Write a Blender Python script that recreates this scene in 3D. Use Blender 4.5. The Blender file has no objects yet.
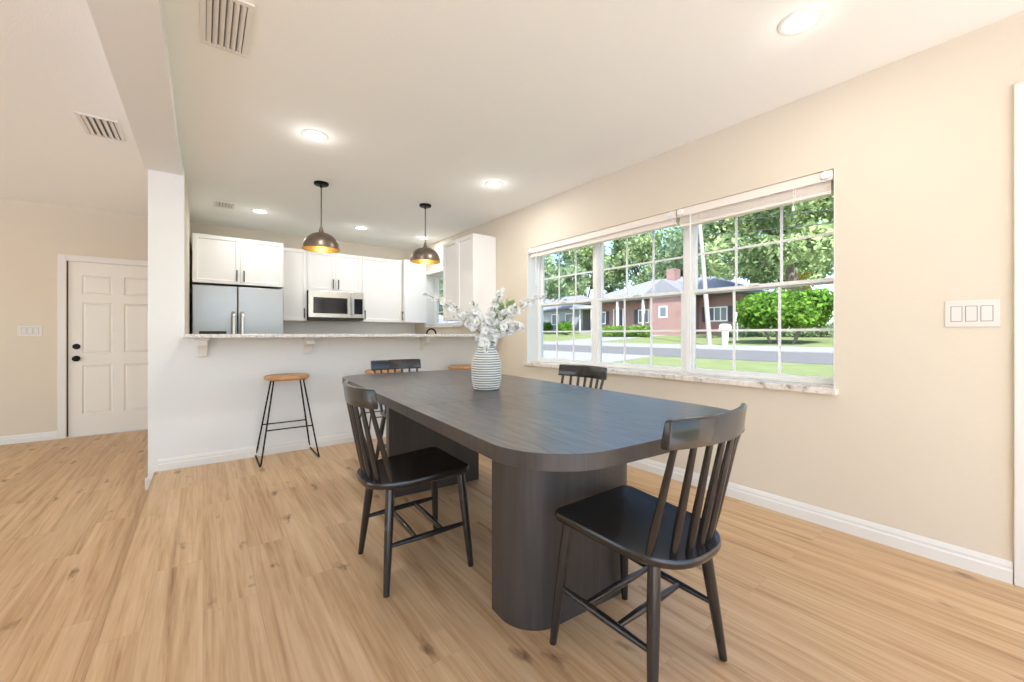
import bpy, bmesh, math, random
import numpy as np
from mathutils import Vector, Matrix
PI = math.pi
S = bpy.context.scene
COL = S.collection
random.seed(7)

# ------------------------------------------------------------------ materials
def lin(c):
    r = []
    for v in c:
        v /= 255.0
        r.append(v / 12.92 if v <= .04045 else ((v + .055) / 1.055) ** 2.4)
    return (r[0], r[1], r[2], 1)

def newmat(name):
    m = bpy.data.materials.new(name); m.use_nodes = True
    n = m.node_tree.nodes; b = n['Principled BSDF']
    return m, n, m.node_tree.links, b

def mat(name, col, rough=.5, metal=0, spec=.5, bump=0, bscale=200, var=0, vscale=3, emit=None, estr=0, coat=0):
    m, n, l, b = newmat(name)
    c = lin(col)
    b.inputs['Base Color'].default_value = c
    b.inputs['Roughness'].default_value = rough
    b.inputs['Metallic'].default_value = metal
    b.inputs['Specular IOR Level'].default_value = spec
    b.inputs['Coat Weight'].default_value = coat
    tc = n.new('ShaderNodeTexCoord')
    if var:
        nz = n.new('ShaderNodeTexNoise'); nz.inputs['Scale'].default_value = vscale; nz.inputs['Detail'].default_value = 4
        l.new(tc.outputs['Object'], nz.inputs['Vector'])
        mx = n.new('ShaderNodeMix'); mx.data_type = 'RGBA'
        mx.inputs['A'].default_value = tuple(x * (1 - var) for x in c[:3]) + (1,)
        mx.inputs['B'].default_value = tuple(min(1, x * (1 + var)) for x in c[:3]) + (1,)
        l.new(nz.outputs['Fac'], mx.inputs['Factor']); l.new(mx.outputs['Result'], b.inputs['Base Color'])
    if bump:
        nz = n.new('ShaderNodeTexNoise'); nz.inputs['Scale'].default_value = bscale; nz.inputs['Detail'].default_value = 3
        l.new(tc.outputs['Object'], nz.inputs['Vector'])
        bp = n.new('ShaderNodeBump'); bp.inputs['Strength'].default_value = bump; bp.inputs['Distance'].default_value = .004
        l.new(nz.outputs['Fac'], bp.inputs['Height']); l.new(bp.outputs['Normal'], b.inputs['Normal'])
    if emit:
        b.inputs['Emission Color'].default_value = lin(emit); b.inputs['Emission Strength'].default_value = estr
    return m

def ramp(n, stops):
    r = n.new('ShaderNodeValToRGB'); e = r.color_ramp.elements
    e[0].position, e[0].color = stops[0]; e[1].position, e[1].color = stops[-1]
    for p, c in stops[1:-1]:
        x = e.new(p); x.color = c
    return r

def math_node(n, l, op, a, b=None, c=None):
    m = n.new('ShaderNodeMath'); m.operation = op
    for i, v in enumerate((a, b, c)):
        if v is None: continue
        if isinstance(v, (int, float)): m.inputs[i].default_value = v
        else: l.new(v, m.inputs[i])
    return m.outputs[0]

def floor_mat():
    m, n, l, b = newmat('oak_plank_floor')
    tc = n.new('ShaderNodeTexCoord'); sp = n.new('ShaderNodeSeparateXYZ'); l.new(tc.outputs['Object'], sp.inputs[0])
    cb = n.new('ShaderNodeCombineXYZ'); l.new(sp.outputs['Y'], cb.inputs['X']); l.new(sp.outputs['X'], cb.inputs['Y'])
    br = n.new('ShaderNodeTexBrick'); l.new(cb.outputs[0], br.inputs['Vector'])
    br.offset = .37; br.inputs['Scale'].default_value = 1
    br.inputs['Brick Width'].default_value = 1.22; br.inputs['Row Height'].default_value = .18
    br.inputs['Mortar Size'].default_value = .0012; br.inputs['Mortar Smooth'].default_value = .1
    br.inputs['Color1'].default_value = (0, 0, 0, 1); br.inputs['Color2'].default_value = (1, 1, 1, 1); br.inputs['Mortar'].default_value = (.5, .5, .5, 1)
    rnd = n.new('ShaderNodeRGBToBW'); l.new(br.outputs['Color'], rnd.inputs[0])
    off = math_node(n, l, 'MULTIPLY', rnd.outputs[0], 13.0)
    gv = n.new('ShaderNodeCombineXYZ')
    l.new(math_node(n, l, 'MULTIPLY', sp.outputs['X'], 20), gv.inputs['X'])
    l.new(math_node(n, l, 'MULTIPLY_ADD', sp.outputs['Y'], .8, off), gv.inputs['Y']); l.new(off, gv.inputs['Z'])
    g = n.new('ShaderNodeTexNoise'); g.inputs['Scale'].default_value = 1; g.inputs['Detail'].default_value = 8; g.inputs['Roughness'].default_value = .62; g.inputs['Distortion'].default_value = .7
    l.new(gv.outputs[0], g.inputs['Vector'])
    gv2 = n.new('ShaderNodeCombineXYZ')
    l.new(math_node(n, l, 'MULTIPLY', sp.outputs['X'], 90), gv2.inputs['X']); l.new(math_node(n, l, 'MULTIPLY', sp.outputs['Y'], 4), gv2.inputs['Y']); l.new(off, gv2.inputs['Z'])
    g2 = n.new('ShaderNodeTexNoise'); g2.inputs['Scale'].default_value = 1; g2.inputs['Detail'].default_value = 4
    l.new(gv2.outputs[0], g2.inputs['Vector'])
    fac = math_node(n, l, 'MULTIPLY_ADD', g2.outputs['Fac'], .3, math_node(n, l, 'MULTIPLY', g.outputs['Fac'], .75))
    cr = ramp(n, [(.30, lin((148, 111, 76))), (.42, lin((187, 150, 108))), (.54, lin((207, 172, 130))), (.72, lin((222, 193, 152)))])
    l.new(fac, cr.inputs[0])
    # plank to plank tone
    tone = n.new('ShaderNodeMix'); tone.data_type = 'RGBA'; tone.blend_type = 'MULTIPLY'; tone.inputs['Factor'].default_value = 1
    tr = ramp(n, [(0, (.93, .92, .91, 1)), (1, (1.02, 1.02, 1.02, 1))]); l.new(rnd.outputs[0], tr.inputs[0])
    l.new(cr.outputs[0], tone.inputs['A']); l.new(tr.outputs[0], tone.inputs['B'])
    # knots
    kv = n.new('ShaderNodeCombineXYZ')
    l.new(math_node(n, l, 'MULTIPLY', sp.outputs['X'], 9), kv.inputs['X']); l.new(math_node(n, l, 'MULTIPLY', sp.outputs['Y'], 3.6), kv.inputs['Y'])
    wn = n.new('ShaderNodeTexNoise'); wn.inputs['Scale'].default_value = 3
    l.new(kv.outputs[0], wn.inputs['Vector'])
    wm = n.new('ShaderNodeMix'); wm.data_type = 'RGBA'; wm.blend_type = 'ADD'; wm.inputs['Factor'].default_value = .7
    l.new(kv.outputs[0], wm.inputs['A']); l.new(wn.outputs['Color'], wm.inputs['B'])
    vo = n.new('ShaderNodeTexVoronoi'); vo.inputs['Scale'].default_value = 1.0; l.new(wm.outputs['Result'], vo.inputs['Vector'])
    kr = ramp(n, [(.03, (1, 1, 1, 1)), (.23, (0, 0, 0, 1))]); l.new(vo.outputs['Distance'], kr.inputs[0])
    sel = n.new('ShaderNodeSeparateColor'); l.new(vo.outputs['Color'], sel.inputs[0])
    gate = math_node(n, l, 'GREATER_THAN', sel.outputs[0], .55)
    kf = math_node(n, l, 'MULTIPLY', math_node(n, l, 'MULTIPLY', kr.outputs[0], gate), .85)
    km = n.new('ShaderNodeMix'); km.data_type = 'RGBA'; l.new(kf, km.inputs['Factor'])
    l.new(tone.outputs['Result'], km.inputs['A']); km.inputs['B'].default_value = lin((104, 76, 54))
    # joints
    jm = n.new('ShaderNodeMix'); jm.data_type = 'RGBA'; l.new(math_node(n, l, 'MULTIPLY', br.outputs['Fac'], .22), jm.inputs['Factor'])
    l.new(km.outputs['Result'], jm.inputs['A']); jm.inputs['B'].default_value = lin((120, 88, 60))
    l.new(jm.outputs['Result'], b.inputs['Base Color'])
    b.inputs['Roughness'].default_value = .42; b.inputs['Specular IOR Level'].default_value = .35
    bp = n.new('ShaderNodeBump'); bp.inputs['Strength'].default_value = .12; bp.inputs['Distance'].default_value = .002
    l.new(fac, bp.inputs['Height']); l.new(bp.outputs['Normal'], b.inputs['Normal'])
    return m

def wood_mat(name, dark, light, rough, axis='Y', fine=60, coat=0, spec=.5, dist=1.5, ratio=.045):
    m, n, l, b = newmat(name)
    tc = n.new('ShaderNodeTexCoord'); mp = n.new('ShaderNodeMapping')
    sc = {'Y': (fine, fine * ratio, fine), 'X': (fine * ratio, fine, fine), 'Z': (fine, fine, fine * ratio)}[axis]
    mp.inputs['Scale'].default_value = sc; l.new(tc.outputs['Object'], mp.inputs['Vector'])
    nz = n.new('ShaderNodeTexNoise'); nz.inputs['Scale'].default_value = 1; nz.inputs['Detail'].default_value = 8; nz.inputs['Roughness'].default_value = .6; nz.inputs['Distortion'].default_value = dist
    l.new(mp.outputs[0], nz.inputs['Vector'])
    cr = ramp(n, [(.35, lin(dark)), (.65, lin(light))]); l.new(nz.outputs['Fac'], cr.inputs[0])
    l.new(cr.outputs[0], b.inputs['Base Color'])
    b.inputs['Roughness'].default_value = rough; b.inputs['Coat Weight'].default_value = coat; b.inputs['Specular IOR Level'].default_value = spec
    bp = n.new('ShaderNodeBump'); bp.inputs['Strength'].default_value = .15; bp.inputs['Distance'].default_value = .002
    l.new(nz.outputs['Fac'], bp.inputs['Height']); l.new(bp.outputs['Normal'], b.inputs['Normal'])
    return m

def granite_mat(name, cols, scale=60):
    m, n, l, b = newmat(name)
    tc = n.new('ShaderNodeTexCoord')
    nz = n.new('ShaderNodeTexNoise'); nz.inputs['Scale'].default_value = scale; nz.inputs['Detail'].default_value = 8; nz.inputs['Roughness'].default_value = .75
    l.new(tc.outputs['Object'], nz.inputs['Vector'])
    cr = ramp(n, [(.34, lin(cols[0])), (.46, lin(cols[1])), (.6, lin(cols[2])), (.75, lin(cols[3]))]); l.new(nz.outputs['Fac'], cr.inputs[0])
    l.new(cr.outputs[0], b.inputs['Base Color']); b.inputs['Roughness'].default_value = .25
    return m

def brick_mat(name, c1, c2, mortar):
    m, n, l, b = newmat(name)
    tc = n.new('ShaderNodeTexCoord'); sp = n.new('ShaderNodeSeparateXYZ'); l.new(tc.outputs['Object'], sp.inputs[0])
    cb = n.new('ShaderNodeCombineXYZ'); l.new(math_node(n, l, 'ADD', sp.outputs['Y'], sp.outputs['X']), cb.inputs['X']); l.new(sp.outputs['Z'], cb.inputs['Y'])
    br = n.new('ShaderNodeTexBrick'); l.new(cb.outputs[0], br.inputs['Vector']); br.inputs['Scale'].default_value = 1
    br.inputs['Brick Width'].default_value = .24; br.inputs['Row Height'].default_value = .08; br.inputs['Mortar Size'].default_value = .014
    br.inputs['Color1'].default_value = lin(c1); br.inputs['Color2'].default_value = lin(c2); br.inputs['Mortar'].default_value = lin(mortar)
    l.new(br.outputs['Color'], b.inputs['Base Color']); b.inputs['Roughness'].default_value = .85
    return m

def leaf_mat(name, c1, c2, vscale=1.2):
    m, n, l, b = newmat(name)
    tc = n.new('ShaderNodeTexCoord'); nz = n.new('ShaderNodeTexNoise'); nz.inputs['Scale'].default_value = vscale; nz.inputs['Detail'].default_value = 5
    l.new(tc.outputs['Object'], nz.inputs['Vector'])
    cr = ramp(n, [(.35, lin(c1)), (.65, lin(c2))]); l.new(nz.outputs['Fac'], cr.inputs[0])
    df = n.new('ShaderNodeBsdfDiffuse'); tl = n.new('ShaderNodeBsdfTranslucent'); mx = n.new('ShaderNodeMixShader'); mx.inputs[0].default_value = .35
    l.new(cr.outputs[0], df.inputs[0]); l.new(cr.outputs[0], tl.inputs[0]); l.new(df.outputs[0], mx.inputs[1]); l.new(tl.outputs[0], mx.inputs[2])
    l.new(mx.outputs[0], n['Material Output'].inputs['Surface'])
    return m

def glass_mat():
    m, n, l, b = newmat('clear_pane_glass')
    t = n.new('ShaderNodeBsdfTransparent'); t.inputs[0].default_value = (.97, .98, .98, 1)
    g = n.new('ShaderNodeBsdfGlossy'); g.inputs['Roughness'].default_value = .02
    fr = n.new('ShaderNodeFresnel'); fr.inputs[0].default_value = 1.1
    mx = n.new('ShaderNodeMixShader'); l.new(fr.outputs[0], mx.inputs[0]); l.new(t.outputs[0], mx.inputs[1]); l.new(g.outputs[0], mx.inputs[2])
    l.new(mx.outputs[0], n['Material Output'].inputs['Surface'])
    return m

M = {}
M['floor'] = floor_mat()
M['beige'] = mat('beige_wall_paint', (223, 213, 195), .75, spec=.2, bump=.25, bscale=90)
M['white_wall'] = mat('white_wall_paint', (234, 235, 233), .75, spec=.2, bump=.25, bscale=90)
M['ceil'] = mat('ceiling_paint', (248, 250, 247), .85, spec=.1, bump=.35, bscale=120)
M['trim'] = mat('white_trim_paint', (232, 230, 225), .4)
M['cab'] = mat('white_cabinet_paint', (243, 241, 238), .38)
M['door'] = mat('white_door_paint', (238, 234, 226), .42)
M['vinyl'] = mat('white_vinyl', (240, 240, 238), .35)
M['blind'] = mat('cream_blind_slats', (240, 232, 222), .5)
M['glass'] = glass_mat()
M['rod'] = mat('bronze_rod', (96, 88, 82), .4, metal=.6)
M['nosing'] = mat('stair_nosing_wood', (184, 148, 108), .5, var=.1, vscale=9)
M['black_metal'] = mat('matte_black_metal', (24, 22, 22), .45, metal=.6)
M['handle'] = mat('dark_pull_metal', (52, 47, 44), .4, metal=.7)
M['steel'] = mat('brushed_steel', (176, 177, 180), .36, metal=.9, var=.04, vscale=8)
M['steel_bright'] = mat('bright_steel', (215, 212, 208), .25, metal=.9)
M['black_glass'] = mat('black_oven_glass', (30, 30, 34), .08)
M['dark_gap'] = mat('dark_plastic_gap_shade', (40, 36, 34), .5)  # dark plastic parts; also the shade painted round the far door
M['table'] = wood_mat('espresso_oak', (30, 26, 25), (92, 83, 78), .28, 'Y', 26, spec=.9, dist=2.6, ratio=.09)
M['ped'] = wood_mat('espresso_oak_vertical', (56, 51, 48), (67, 61, 57), .42, 'Z', 30, spec=.5)
M['chair'] = mat('black_lacquered_wood', (38, 34, 32), .25, spec=.5, coat=.3)
M['stoolwood'] = wood_mat('honey_stool_wood', (176, 124, 78), (205, 155, 105), .45, 'X', 50)
M['granite'] = granite_mat('speckled_granite', [(150, 144, 140), (204, 199, 194), (228, 224, 219), (240, 238, 234)], 70)
M['marble'] = granite_mat('cream_marble', [(160, 140, 122), (226, 216, 204), (238, 232, 224), (244, 240, 234)], 14)
M['bronze'] = mat('aged_bronze', (128, 114, 102), .36, metal=.8, var=.15, vscale=20)
M['gold'] = mat('gold_leaf', (214, 178, 96), .35, metal=.8)
M['plate'] = mat('white_switch_plastic', (226, 222, 215), .35)
M['bulb'] = mat('lamp_bulb', (255, 244, 225), .5, emit=(255, 240, 215), estr=2.5)
M['led'] = mat('downlight_lens', (255, 250, 242), .5, emit=(255, 248, 238), estr=9)
M['vase'] = mat('white_ribbed_ceramic', (232, 231, 226), .6, bump=.2, bscale=300)
M['groove'] = mat('grey_groove', (112, 116, 118), .6)  # darker tone in the grooves between the ribs
M['petal'] = mat('white_petal', (246, 245, 242), .6)
M['pistil'] = mat('pale_green_pistil', (196, 205, 150), .6)
M['stem'] = mat('brown_twig', (96, 88, 60), .7)
M['leaf_in'] = mat('fresh_leaf', (150, 178, 118), .5)
M['gap_shade'] = mat('painted_gap_shade', (118, 120, 120), .8)  # grey painted as shade in vent slots and around switch rockers
M['tile'] = mat('pale_backsplash', (232, 234, 236), .3)
# outside
M['lawn'] = mat('lawn_grass', (116, 124, 82), .95, spec=.1, var=.3, vscale=1.5, bump=.5, bscale=30)
M['asphalt'] = mat('pale_asphalt', (106, 105, 103), 1, spec=.0, var=.08, vscale=2)
M['concrete'] = mat('concrete', (138, 136, 132), .9, spec=.2, var=.06, vscale=1)
M['bounce_ground'] = mat('pale_bounce_ground', (234, 238, 243), .9, spec=.2, var=.05, vscale=1)  # pale cool colour added to bounce sunlight onto the ceiling
M['brick'] = brick_mat('red_brick', (108, 60, 54), (134, 86, 78), (160, 145, 138))
M['roof'] = mat('grey_shingle', (126, 127, 132), .9, spec=.1, var=.15, vscale=4)
M['siding'] = mat('pale_grey_siding', (150, 150, 152), .8)
M['shutter'] = mat('dark_shutter', (60, 56, 62), .6)
M['shed'] = mat('blue_grey_boards', (86, 92, 104), .8)
M['outglass'] = mat('house_window_glass', (90, 100, 110), .15)
M['white_out'] = mat('white_exterior_paint', (236, 235, 232), .6)
M['bark'] = mat('grey_bark', (118, 104, 94), .95, var=.3, vscale=5, bump=.6, bscale=12)
M['pole'] = mat('weathered_pole', (150, 142, 134), .9, var=.15, vscale=4)
M['leaf_a'] = leaf_mat('oak_leaf', (98, 120, 82), (176, 192, 136), .5)
M['leaf_b'] = leaf_mat('dark_oak_leaf', (102, 126, 98), (174, 192, 148), .6)
M['leaf_c'] = leaf_mat('bright_bush_leaf', (72, 112, 40), (124, 162, 64), 1.5)
M['leaf_d'] = leaf_mat('hedge_leaf', (84, 122, 52), (138, 168, 84), 2)
M['leaf_e'] = leaf_mat('yellow_leaf', (190, 176, 80), (222, 206, 120), 1)
M['wire'] = mat('power_cable', (70, 70, 72), .7)

# ------------------------------------------------------------------ builders
def obj(name, bm, m, parent=None, loc=None, smooth=False, bevel=0, seg=2, angle=40):
    bmesh.ops.recalc_face_normals(bm, faces=bm.faces[:])
    me = bpy.data.meshes.new(name); bm.to_mesh(me); bm.free()
    for x in (m if isinstance(m, (list, tuple)) else [m]): me.materials.append(x)
    if smooth:
        me.polygons.foreach_set('use_smooth', [True] * len(me.polygons))
        me.set_sharp_from_angle(angle=math.radians(angle))
    o = bpy.data.objects.new(name, me); COL.objects.link(o)
    if parent: o.parent = parent
    if loc: o.location = loc
    if bevel:
        b = o.modifiers.new('bevel', 'BEVEL'); b.width = bevel; b.segments = seg; b.limit_method = 'ANGLE'; b.angle_limit = math.radians(35)
        b.harden_normals = False
    return o

def tag(o, label=None, cat=None, group=None, kind=None):
    if label: o['label'] = label
    if cat: o['category'] = cat
    if group: o['group'] = group
    if kind: o['kind'] = kind
    return o

def thing(name, label, cat, loc=(0, 0, 0), rz=0, group=None):
    o = bpy.data.objects.new(name, None); COL.objects.link(o)
    o.empty_display_size = .1
    o.location = loc; o.rotation_euler = (0, 0, rz)
    return tag(o, label, cat, group)

def struct(name, bm, m, parent=None, **k):
    o = obj(name, bm, m, parent, **k)
    if parent is None: o['kind'] = 'structure'
    return o

def copy_tree(root, loc, rz, label, group=None):
    r = root.copy(); COL.objects.link(r); r.location = loc; r.rotation_euler = (0, 0, rz)
    r['label'] = label
    if group: r['group'] = group
    def rec(src, dst):
        for ch in src.children:
            c = ch.copy(); COL.objects.link(c); c.parent = dst; rec(ch, c)
    rec(root, r)
    return r

def B(*boxes):
    bm = bmesh.new()
    for b in boxes: box(bm, *b)
    return bm

def box(bm, x0, x1, y0, y1, z0, z1, mi=0):
    v = [bm.verts.new(p) for p in ((x0,y0,z0),(x1,y0,z0),(x1,y1,z0),(x0,y1,z0),(x0,y0,z1),(x1,y0,z1),(x1,y1,z1),(x0,y1,z1))]
    fs = []
    for f in ((0,3,2,1),(4,5,6,7),(0,1,5,4),(1,2,6,5),(2,3,7,6),(3,0,4,7)):
        q = bm.faces.new([v[i] for i in f]); q.material_index = mi; fs.append(q)
    return fs

def tube(bm, pts, radii, n=12, caps=True, mi=0):
    pts = [Vector(p) for p in pts]
    if isinstance(radii, (int, float)): radii = [radii] * len(pts)
    rings = []; up = None
    for i, p in enumerate(pts):
        d = (pts[min(i+1, len(pts)-1)] - pts[max(i-1, 0)]).normalized()
        if up is None:
            up = d.orthogonal().normalized()
        else:
            up = (up - d * up.dot(d)).normalized()
        w = d.cross(up)
        rings.append([bm.verts.new(p + radii[i] * (math.cos(2*PI*k/n) * up + math.sin(2*PI*k/n) * w)) for k in range(n)])
    for a, b in zip(rings, rings[1:]):
        for k in range(n):
            bm.faces.new((a[k], a[(k+1)%n], b[(k+1)%n], b[k])).material_index = mi
    if caps:
        bm.faces.new(rings[0][::-1]).material_index = mi; bm.faces.new(rings[-1]).material_index = mi
    return bm

def lathe(bm, prof, n=32, mi=None, cx=0, cy=0):
    rings = []
    for r, z in prof:
        if r < 1e-6: rings.append([bm.verts.new((cx, cy, z))])
        else: rings.append([bm.verts.new((cx + r*math.cos(2*PI*k/n), cy + r*math.sin(2*PI*k/n), z)) for k in range(n)])
    for i, (a, b) in enumerate(zip(rings, rings[1:])):
        for k in range(n):
            if len(a) == 1 and len(b) == 1: continue
            if len(a) == 1: f = bm.faces.new((a[0], b[k], b[(k+1)%n]))
            elif len(b) == 1: f = bm.faces.new((a[k], a[(k+1)%n], b[0]))
            else: f = bm.faces.new((a[k], a[(k+1)%n], b[(k+1)%n], b[k]))
            if mi: f.material_index = mi(i)
    return bm

def prism(bm, poly, z0, z1, inset_bottom=1.0):
    a = [bm.verts.new((x*inset_bottom, y*inset_bottom, z0)) for x, y in poly]; b = [bm.verts.new((x, y, z1)) for x, y in poly]
    bm.faces.new(a[::-1]); bm.faces.new(b); n = len(poly)
    for i in range(n): bm.faces.new((a[i], a[(i+1)%n], b[(i+1)%n], b[i]))
    return bm

def rrect(x0, x1, y0, y1, r, n=10):
    p = []
    for cx, cy, a in ((x1-r, y1-r, 0), (x0+r, y1-r, 90), (x0+r, y0+r, 180), (x1-r, y0+r, 270)):
        for k in range(n+1):
            t = math.radians(a + 90*k/n); p.append((cx + r*math.cos(t), cy + r*math.sin(t)))
    return p

def profile_extrude(bm, prof, p0, p1, nrm):
    """extrude a profile [(out, up)] along the floor line p0 -> p1; nrm is the direction the profile sticks out"""
    a = [bm.verts.new((p0[0] + nrm[0]*o, p0[1] + nrm[1]*o, p0[2] + u)) for o, u in prof]
    b = [bm.verts.new((p1[0] + nrm[0]*o, p1[1] + nrm[1]*o, p1[2] + u)) for o, u in prof]
    n = len(prof)
    for i in range(n): bm.faces.new((a[i], a[(i+1)%n], b[(i+1)%n], b[i]))
    bm.faces.new(a[::-1]); bm.faces.new(b)
    return bm

def wall_cells(a0, a1, z0, z1, holes):
    """cells of a wall rectangle left around its holes"""
    A = sorted({a0, a1, *[h[0] for h in holes], *[h[1] for h in holes]}); out = []
    for i in range(len(A)-1):
        m = (A[i] + A[i+1]) / 2
        hs = sorted([(h[2], h[3]) for h in holes if h[0] < m < h[1]])
        z = z0
        for lo, hi in hs:
            if lo > z: out.append((A[i], A[i+1], z, lo))
            z = hi
        if z < z1: out.append((A[i], A[i+1], z, z1))
    return out

# ------------------------------------------------------------------ room shell
LOW = -.128      # the kitchen and the side room lie one step lower
WX = 2.78
RY0 = -2.1
struct('floor', B((-.293, WX, RY0, 4.28, LOW, 0)), M['floor'])
struct('floor_lower', B((-6, -.293, RY0, 6.95, LOW-.1, LOW), (-.293, WX, 4.28, 6.45, LOW-.1, LOW)), M['floor'])
struct('trim_1', B((-.302, -.2932, RY0, 4.205, -.03, .002)), M['nosing'])
struct('ceiling', B((-.135, WX, RY0, 6.45, 2.44, 2.62)), M['ceil'])
struct('ceiling_left', B((-6, -.355, RY0, 6.95, 2.54, 2.62)), M['ceil'])
struct('beam', B((-.355, -.135, RY0, 4.22, 2.34, 2.62)), M['white_wall'])
HOLES = [(.74, 3.43, .75, 1.985), (4.82, 5.93, 1.19, 1.985), (-.98, .03, 0, 2.05)]
bm = bmesh.new()
for a, b_, c, d in wall_cells(RY0, 6.45, LOW-.1, 2.62, HOLES): box(bm, WX, WX+.2, a, b_, c, d)
struct('wall_right', bm, M['beige'])
struct('wall_kitchen', B((-.34, WX, 6.35, 6.5, LOW-.1, 2.62)), M['beige'])
struct('wall_bar', B((-.12, WX, 4.22, 4.34, LOW, 1.038)), M['white_wall'])
struct('column', B((-.34, -.12, 4.22, 4.36, LOW-.1, 2.62)), M['white_wall'])
struct('wall_side', B((-.34, -.12, 4.36, 6.9, LOW-.1, 2.62)), M['beige'])
DX0, DX1 = -1.245, -.405
bm = bmesh.new()
for a, b_, c, d in wall_cells(-6, -.34, LOW-.1, 2.62, [(DX0-.012, DX1+.012, LOW-.1, 1.915)]): box(bm, a, b_, 6.87, 7.0, c, d)
struct('wall_back', bm, M['beige'])
bm = bmesh.new()
for a, b_, c, d in wall_cells(RY0, 6.95, LOW-.1, 2.62, [(2.4, 5.6, .1, 2.25)]): box(bm, -5.2, -5.0, a, b_, c, d)
struct('wall_left_unseen', bm, M['beige'])  # unseen wall and opening, added to set the light in the lower room
struct('wall_backsplash', B((.80, WX-.001, 6.336, 6.352, .79, 1.25)), M['tile'])

BASE = [(0, 0), (.016, 0), (.016, .052), (.011, .06), (.011, .072), (.006, .086), (.003, .092), (0, .092)]
def baseboard(name, p0, p1, nrm): struct(name, profile_extrude(bmesh.new(), BASE, p0, p1, nrm), M['trim'])
baseboard('baseboard_right', (WX, .118, 0), (WX, 4.22, 0), (-1, 0))
baseboard('baseboard_bar', (-.28, 4.22, 0), (WX, 4.22, 0), (0, -1))
baseboard('baseboard_column', (-.356, 4.22, LOW), (-.295, 4.22, LOW), (0, -1))
baseboard('baseboard_side', (-.34, 4.205, LOW), (-.34, 6.87, LOW), (-1, 0))
baseboard('baseboard_back', (-6, 6.87, LOW), (DX0-.082, 6.87, LOW), (0, -1))

# door in the far wall of the lower room
def casing(name, axis, a0, a1, top, plane, z0, w=.07, out=-1, th=.016):
    bm = bmesh.new()
    for (p, q, r, s) in ((a0-w, a0, z0, top+w), (a1, a1+w, z0, top+w), (a0, a1, top, top+w)):
        if axis == 'X': box(bm, p, q, min(plane, plane+out*th), max(plane, plane+out*th), r, s)
        else: box(bm, min(plane, plane+out*th), max(plane, plane+out*th), p, q, r, s)
    return struct(name, bm, M['trim'], bevel=.004)
casing('trim_2', 'X', DX0-.012, DX1+.012, 1.915, 6.87, LOW)
def panel_door(name, w, h, panels, m):
    """slab with raised panels, local x 0..w, front face at y=0 looking to -y, z 0..h"""
    bm = bmesh.new()
    xs = sorted({0, w, *[p[0] for p in panels], *[p[1] for p in panels]}); zs = sorted({0, h, *[p[2] for p in panels], *[p[3] for p in panels]})
    vv = {(i, k): bm.verts.new((x, 0, z)) for i, x in enumerate(xs) for k, z in enumerate(zs)}
    pf = []
    for i in range(len(xs)-1):
        for k in range(len(zs)-1):
            f = bm.faces.new((vv[i,k], vv[i+1,k], vv[i+1,k+1], vv[i,k+1]))
            mx, mz = (xs[i]+xs[i+1])/2, (zs[k]+zs[k+1])/2
            if any(p[0] < mx < p[1] and p[2] < mz < p[3] for p in panels): pf.append(f)
    ext = bmesh.ops.extrude_face_region(bm, geom=bm.faces[:])
    bmesh.ops.translate(bm, verts=[v for v in ext['geom'] if isinstance(v, bmesh.types.BMVert)], vec=(0, .04, 0))
    pf = [f for f in pf if f.is_valid]
    if not pf:
        pf = []
    bm.faces.ensure_lookup_table()
    # front panels: carve a groove then raise the field
    fr = [f for f in bm.faces if abs(f.calc_center_median().y) < 1e-5 and any(p[0] < f.calc_center_median().x < p[1] and p[2] < f.calc_center_median().z < p[3] for p in panels)]
    for f in fr:
        bmesh.ops.inset_individual(bm, faces=[f], thickness=.018, depth=0)
        for v in f.verts: v.co.y += .010
        bmesh.ops.inset_individual(bm, faces=[f], thickness=.03, depth=0)
        for v in f.verts: v.co.y -= .007
    return bm
w = DX1 - DX0
pw = (w - .11*2 - .10) / 2
cols = [(.11, .11+pw), (.11+pw+.10, w-.11)]
pan = [(a, b_, z0, z1) for a, b_ in cols for z0, z1 in ((.24, .82), (.96, 1.56), (1.66, 1.88))]
d1 = struct('door_1', panel_door('d', w, 2.03, pan, None), M['door'], loc=(DX0, 6.885, LOW+.012))
obj('door_gap_shade', B((-.0115, -.001, .004, .03, -.012, 2.0405), (w+.001, w+.0115, .013, .03, -.012, 2.0405), (-.001, w+.001, .004, .03, 2.031, 2.0405)), M['dark_gap'], d1)  # dark strips stand in for the shade in the door gap
def knob(name, x, z, r, parent):
    bm = bmesh.new(); lathe(bm, [(0, 0), (r, 0), (r, .012), (r*.55, .016), (r*.45, .03), (r*.85, .042), (r*.9, .055), (r*.55, .066), (0, .068)], 20)
    bmesh.ops.rotate(bm, verts=bm.verts[:], matrix=Matrix.Rotation(PI/2, 3, 'X')); bmesh.ops.translate(bm, verts=bm.verts[:], vec=(x, 0, z))
    return obj(name, bm, M['black_metal'], parent, smooth=True)
knob('door_knob', .065, .90, .033, d1)
bm = bmesh.new(); lathe(bm, [(0, 0), (.033, 0), (.033, .01), (.028, .018), (.012, .02), (.012, .026), (0, .026)], 20)
bmesh.ops.rotate(bm, verts=bm.verts[:], matrix=Matrix.Rotation(PI/2, 3, 'X')); bmesh.ops.translate(bm, verts=bm.verts[:], vec=(.065, 0, 1.04))
obj('deadbolt', bm, M['black_metal'], d1, smooth=True)
for z in (.2, 1.0, 1.8): obj('hinge', B((w+.001, w+.010, -.004, .012, z, z+.09)), M['black_metal'], d1)
struct('trim_3', B((DX0-.012, DX1+.012, 6.872, 6.93, LOW, LOW+.011)), M['trim'])

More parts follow.
